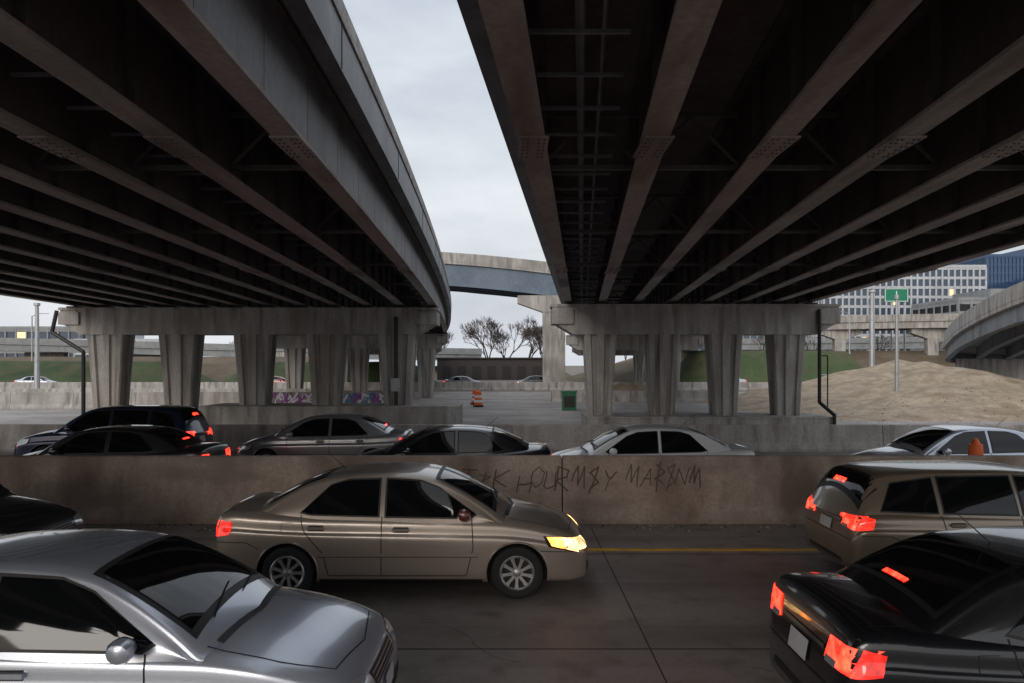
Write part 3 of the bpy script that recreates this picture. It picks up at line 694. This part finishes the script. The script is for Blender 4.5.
def resamp(pts,n):
    P=[Vector(p) for p in pts]; d=[0]
    for a,b_ in zip(P[:-1],P[1:]): d.append(d[-1]+(b_-a).length)
    out=[]
    for i in range(n+1):
        t=d[-1]*i/n; k=0
        while k<len(P)-2 and d[k+1]<t: k+=1
        s=(t-d[k])/max(1e-9,d[k+1]-d[k]); out.append(P[k].lerp(P[k+1],min(1,max(0,s))))
    return out
def project(bvh,mode,a,b_,off):
    if mode=='side-': o,d=Vector((a,-3,b_)),Vector((0,1,0))
    elif mode=='side+': o,d=Vector((a,3,b_)),Vector((0,-1,0))
    elif mode=='top': o,d=Vector((a,b_,4)),Vector((0,0,-1))
    elif mode=='rear': o,d=Vector((-3,a,b_)),Vector((1,0,0))
    elif mode=='front': o,d=Vector((9,a,b_)),Vector((-1,0,0))
    h=bvh.ray_cast(o,d)
    if h[0] is None: return None
    n=h[1]
    if n.dot(d)>0: n=-n
    return h[0]+n*off
def patch(b,bvh,mode,lo,hi,mat,off=.004,nu=16,nv=6):
    A=resamp(lo,nu);B=resamp(hi,nu); R=[]
    for j in range(nv+1):
        row=[]
        for i in range(nu+1):
            p=A[i].lerp(B[i],j/nv); row.append(project(bvh,mode,p.x,p.y,off))
        R.append(row)
    for j in range(nv):
        for i in range(nu):
            q=[R[j][i],R[j][i+1],R[j+1][i+1],R[j+1][i]]
            if any(p is None for p in q): continue
            if max((q[k]-q[(k+1)%4]).length for k in range(4))>.45: continue
            b.face(q,mat)
def ribbon(b,bvh,mode,pts,w_,mat,off=.0025):
    P=resamp(pts,24); lo=[];hi=[]
    for i,p in enumerate(P):
        t=(P[min(i+1,24)]-P[max(i-1,0)]).normalized(); n=Vector((-t.y,t.x))
        lo.append(p+n*w_/2); hi.append(p-n*w_/2)
    patch(b,bvh,mode,lo,hi,mat,off,24,1)
def car(name,style,loc,facing,pm,tail='red_soft',head='head_off',length=None,hs=1.0,signal=False,brake=False,mirror=None):
    S=STY[style]; nm,gme,bvh=shell(style); L_=S['L']
    sc=(length or L_)/L_
    e=empty(name,loc,0 if facing>0 else math.pi)
    e.scale=(sc,1,hs)
    body=nm.copy(); body.materials[0]=pm; child('body',body,e)
    cab=gme.copy(); cab.materials[0]=pm; child('cabin',cab,e)
    g=MB(); t=MB()
    for md in ('side-','side+'):
        for lo,hi in S['win']:
            cx=sum(p[0] for p in lo+hi)/len(lo+hi); cz=sum(p[1] for p in lo+hi)/len(lo+hi)
            ex=lambda P:[(cx+(p[0]-cx)*1.045,cz+(p[1]-cz)*1.10) for p in P]
            patch(t,bvh,md,ex(lo),ex(hi),M['black'],.003,20,6)
            patch(g,bvh,md,lo,hi,M['glass'],.007,20,6)
        for s in S['seams']: ribbon(t,bvh,md,s,.011,M['seam'])
        for hx,hz in S['handles']:
            y=-1 if md=='side-' else 1
            p=project(bvh,md,hx,hz,.0)
            t.box(hx-.10,hx+.10,min(p.y+.0*y,p.y+.035*y),max(p.y,p.y+.035*y),hz-.014,hz+.018,pm)
            patch(t,bvh,md,[(hx-.09,hz-.035),(hx+.09,hz-.035)],[(hx-.09,hz+.03),(hx+.09,hz+.03)],M['seam'],.002,4,2)
        zs=S['belt']-.42
        patch(t,bvh,md,[(1.30,zs-.02),(3.2,zs-.02)],[(1.30,zs+.02),(3.2,zs+.02)],pm,.013,20,2)
        ribbon(t,bvh,md,[(1.3,zs-.026),(3.2,zs-.026)],.01,M['seam'],.004)
        zl=S['st'][6][2]
        patch(t,bvh,md,[(1.32,zl+.012),(3.25,zl+.012)],[(1.32,zl+.06),(3.25,zl+.06)],M['black'],.004,12,2)
        if md=='side-':
            ribbon(t,bvh,md,[(.86,.80),(.86,.91),(1.0,.91)],.005,M['seam'])
        z0=S['tl']['z'][0]-.06; ribbon(t,bvh,md,[(.08,z0),(.45,z0),(.60,z0-.08)],.009,M['seam'])
        z1=S['hl']['z'][0]-.02; ribbon(t,bvh,md,[(L_-.6,z1+.02),(L_-.2,z1)],.009,M['seam'])
        for wx_ in S['wheels']:
            r=S['R']+.058
            arc=[(wx_+r*math.cos(a),S['R']+r*math.sin(a)) for a in [math.radians(d) for d in range(-8,189,7)]]
            for (p,q) in zip(arc[:-1],arc[1:]):
                A=project(bvh,md,p[0],p[1],.002); B_=project(bvh,md,q[0],q[1],.002)
                if A and B_: t.tube(A,B_,.010,.010,pm,6,False)
        mxx,mz=S['mirror']; y=-1 if md=='side-' else 1
        yb=.80 if style=='sedan' else .83
        rr=[]
        for (dy,sx,sz) in ((0,.03,.025),(.05,.05,.04),(.09,.085,.07),(.17,.095,.078),(.215,.075,.06),(.23,.03,.03)):
            rr.append([(mxx+.02*dy*5+sx*math.cos(a*math.pi/6)*.9,y*(yb-.03+dy),mz+.03+sz*math.sin(a*math.pi/6)) for a in range(12)])
        t.loft(rr,mirror or pm)
        za,zb=S['tl']['z']; tm=M[tail]
        patch(g,bvh,md,[(.05,za),(.24,za+.03)],[(.14,zb),(.28,zb-.03)],tm,.006,8,4)
        ha,hb=S['hl']['z']
        patch(t,bvh,md,[(L_-.50,ha+.045),(L_-.11,ha-.04)],[(L_-.56,hb+.012),(L_-.22,hb-.02)],M['seam'],.003,8,4)
        patch(g,bvh,md,[(L_-.46,ha+.06),(L_-.30,ha+.02)],[(L_-.52,hb),(L_-.34,hb-.01)],M['amber_on'] if signal else M['head_off'],.006,6,4)
        patch(g,bvh,md,[(L_-.295,ha+.02),(L_-.13,ha-.03)],[(L_-.335,hb-.01),(L_-.24,hb-.03)],M['head_on'] if signal else M[head],.006,6,4)
    wx=S['ws']; patch(t,bvh,'top',[(wx[0]-.03,-wx[2]-.03),(wx[1]+.05,-wx[3]-.02)],[(wx[0]-.03,wx[2]+.03),(wx[1]+.05,wx[3]+.02)],M['black'],.003,12,16)
    patch(g,bvh,'top',[(wx[0]+.02,-wx[2]+.01),(wx[1]+.0,-wx[3]+.03)],[(wx[0]+.02,wx[2]-.01),(wx[1]+.0,wx[3]-.03)],M['glass'],.007,12,16)
    rw=S['rw']; patch(t,bvh,'top',[(rw[0]-.02,-rw[2]-.02),(rw[1]+.02,-rw[3]-.02)],[(rw[0]-.02,rw[2]+.02),(rw[1]+.02,rw[3]+.02)],M['black'],.003,12,16)
    patch(g,bvh,'top',[(rw[0]+.02,-rw[2]+.03),(rw[1]-.02,-rw[3]+.02)],[(rw[0]+.02,rw[2]-.03),(rw[1]-.02,rw[3]-.02)],M['glass'],.007,12,16)
    ribbon(t,bvh,'top',[(3.48,-.70),(4.0,-.70),(4.28,-.60),(4.36,0),(4.28,.60),(4.0,.70),(3.48,.70)],.009,M['seam'])
    ribbon(t,bvh,'top',[(3.53,-.62),(3.60,0),(3.53,.62)],.05,M['black'],.003)
    if style=='sedan': ribbon(t,bvh,'top',[(.14,-.66),(.50,-.66)],.009,M['seam']); ribbon(t,bvh,'top',[(.14,.66),(.50,.66)],.009,M['seam'])
    for yy in (-.45,.12):
        pts=[project(bvh,'top',wx[1]+.06-.025*k,yy+.13*k,.015) for k in range(5)]
        t.pipe(pts,.007,M['black'],4)
    za,zb=S['tl']['z']
    for s in (-1,1):
        patch(g,bvh,'rear',[(s*.42,za+.02),(s*.76,za)],[(s*.45,zb-.01),(s*.79,zb)],M['red_brake'] if brake else M[tail],.006,8,4)
        patch(g,bvh,'rear',[(s*.44,za-.0),(s*.60,za-.0)],[(s*.44,za+.05),(s*.60,za+.05)],M['head_off'],.009,4,2)
        ha,hb=S['hl']['z']
        patch(g,bvh,'front',[(s*.40,ha),(s*.74,ha-.01)],[(s*.44,hb-.06),(s*.76,hb-.02)],M[head],.006,8,4)
        patch(t,bvh,'front',[(s*.48,ha-.28),(s*.62,ha-.28)],[(s*.48,ha-.18),(s*.62,ha-.18)],M['black'],.005,4,3)
    patch(t,bvh,'rear',[(-.4,za+.06),(.4,za+.06)],[(-.4,za+.09),(.4,za+.09)],M['chrome'],.012,8,1)
    patch(t,bvh,'rear',[(-.17,za-.12),(.17,za-.12)],[(-.17,za+.03),(.17,za+.03)],M['plate'],.015,4,2)
    patch(t,bvh,'rear',[(-.5,.36),(.5,.36)],[(-.5,.42),(.5,.42)],M['black'],.004,8,1)
    ribbon(t,bvh,'rear',[(-.7,za-.14),(.7,za-.14)],.01,M['seam'],.004)
    ha,hb=S['hl']['z']
    patch(t,bvh,'front',[(-.34,ha-.02),(.34,ha-.02)],[(-.37,ha+.08),(.37,ha+.08)],M['black'],.005,10,3)
    for k in range(3): ribbon(t,bvh,'front',[(-.34,ha+.005+.028*k),(.34,ha+.005+.028*k)],.006,M['galv'],.010)
    patch(t,bvh,'front',[(-.42,ha-.28),(.42,ha-.28)],[(-.45,ha-.17),(.45,ha-.17)],M['black'],.005,10,3)
    patch(t,bvh,'front',[(-.15,ha-.16),(.15,ha-.16)],[(-.15,ha-.04),(.15,ha-.04)],M['plate'],.02,4,2)
    if brake or tail=='red_on':
        patch(g,bvh,'top',[(rw[0]+.04,-.16),(rw[0]+.08,-.16)],[(rw[0]+.04,.16),(rw[0]+.08,.16)],M['red_brake'] if brake else M['red_soft'],.012,3,8)
    if style=='sedan':
        p=project(bvh,'top',1.45,-.0,0); t.tube(p,p+Vector((-.25,0,.22)),.006,.003,M['black'],5)
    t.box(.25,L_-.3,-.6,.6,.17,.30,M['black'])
    g.obj('glass_and_lamps',e,smooth=30); t.obj('trim',e,smooth=30)
    wm=wheel_mesh(S['R']); yw=.735 if style=='sedan' else .765
    for i,wx_ in enumerate(S['wheels']):
        a=random.uniform(0,1)
        child('wheel_%d'%(2*i+1),wm,e,(wx_,-yw,S['R']),(0,a,0))
        child('wheel_%d'%(2*i+2),wm,e,(wx_,yw,S['R']),(0,-a,math.pi))
    return e
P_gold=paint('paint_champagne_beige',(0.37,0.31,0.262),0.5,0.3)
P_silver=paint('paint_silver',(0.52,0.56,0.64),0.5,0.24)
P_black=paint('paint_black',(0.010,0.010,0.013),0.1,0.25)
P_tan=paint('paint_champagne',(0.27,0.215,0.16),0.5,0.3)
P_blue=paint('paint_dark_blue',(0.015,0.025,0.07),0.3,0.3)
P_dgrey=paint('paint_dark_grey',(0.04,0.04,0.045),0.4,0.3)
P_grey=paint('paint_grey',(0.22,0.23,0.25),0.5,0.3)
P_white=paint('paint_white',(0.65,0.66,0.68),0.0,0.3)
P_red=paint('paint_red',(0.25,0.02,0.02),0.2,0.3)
GZ=0.014
def place(name,style,rear_x,yc,facing,pm,**k):
    return car(name,style,(rear_x,yc,GZ),facing,pm,**k)
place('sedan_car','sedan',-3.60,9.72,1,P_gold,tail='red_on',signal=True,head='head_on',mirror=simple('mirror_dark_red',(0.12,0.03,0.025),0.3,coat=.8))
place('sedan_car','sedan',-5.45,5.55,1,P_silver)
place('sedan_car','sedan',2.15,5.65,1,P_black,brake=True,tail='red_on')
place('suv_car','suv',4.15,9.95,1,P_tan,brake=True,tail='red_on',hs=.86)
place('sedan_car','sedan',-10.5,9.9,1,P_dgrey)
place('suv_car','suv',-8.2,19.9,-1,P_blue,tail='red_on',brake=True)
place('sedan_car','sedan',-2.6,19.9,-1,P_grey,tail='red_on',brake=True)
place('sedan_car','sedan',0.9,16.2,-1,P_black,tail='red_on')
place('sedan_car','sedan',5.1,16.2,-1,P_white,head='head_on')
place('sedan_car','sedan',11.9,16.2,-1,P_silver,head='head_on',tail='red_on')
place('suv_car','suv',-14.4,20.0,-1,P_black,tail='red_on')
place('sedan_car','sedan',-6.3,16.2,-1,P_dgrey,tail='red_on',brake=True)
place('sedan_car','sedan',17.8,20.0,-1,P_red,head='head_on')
for i,(x,y,f,p,s) in enumerate([(-8,88,1,P_grey,'sedan'),(5,92,-1,P_dgrey,'sedan'),(-30,88,1,P_red,'sedan'),(28,90,-1,P_silver,'sedan'),(36,88,1,P_dgrey,'suv'),(-58,88,1,P_silver,'sedan')]):
    place('%s_car'%s,s,x,y,f,p,head='head_on' if f<0 else 'head_off',tail='red_on')
print('OBJ',len(bpy.data.objects))
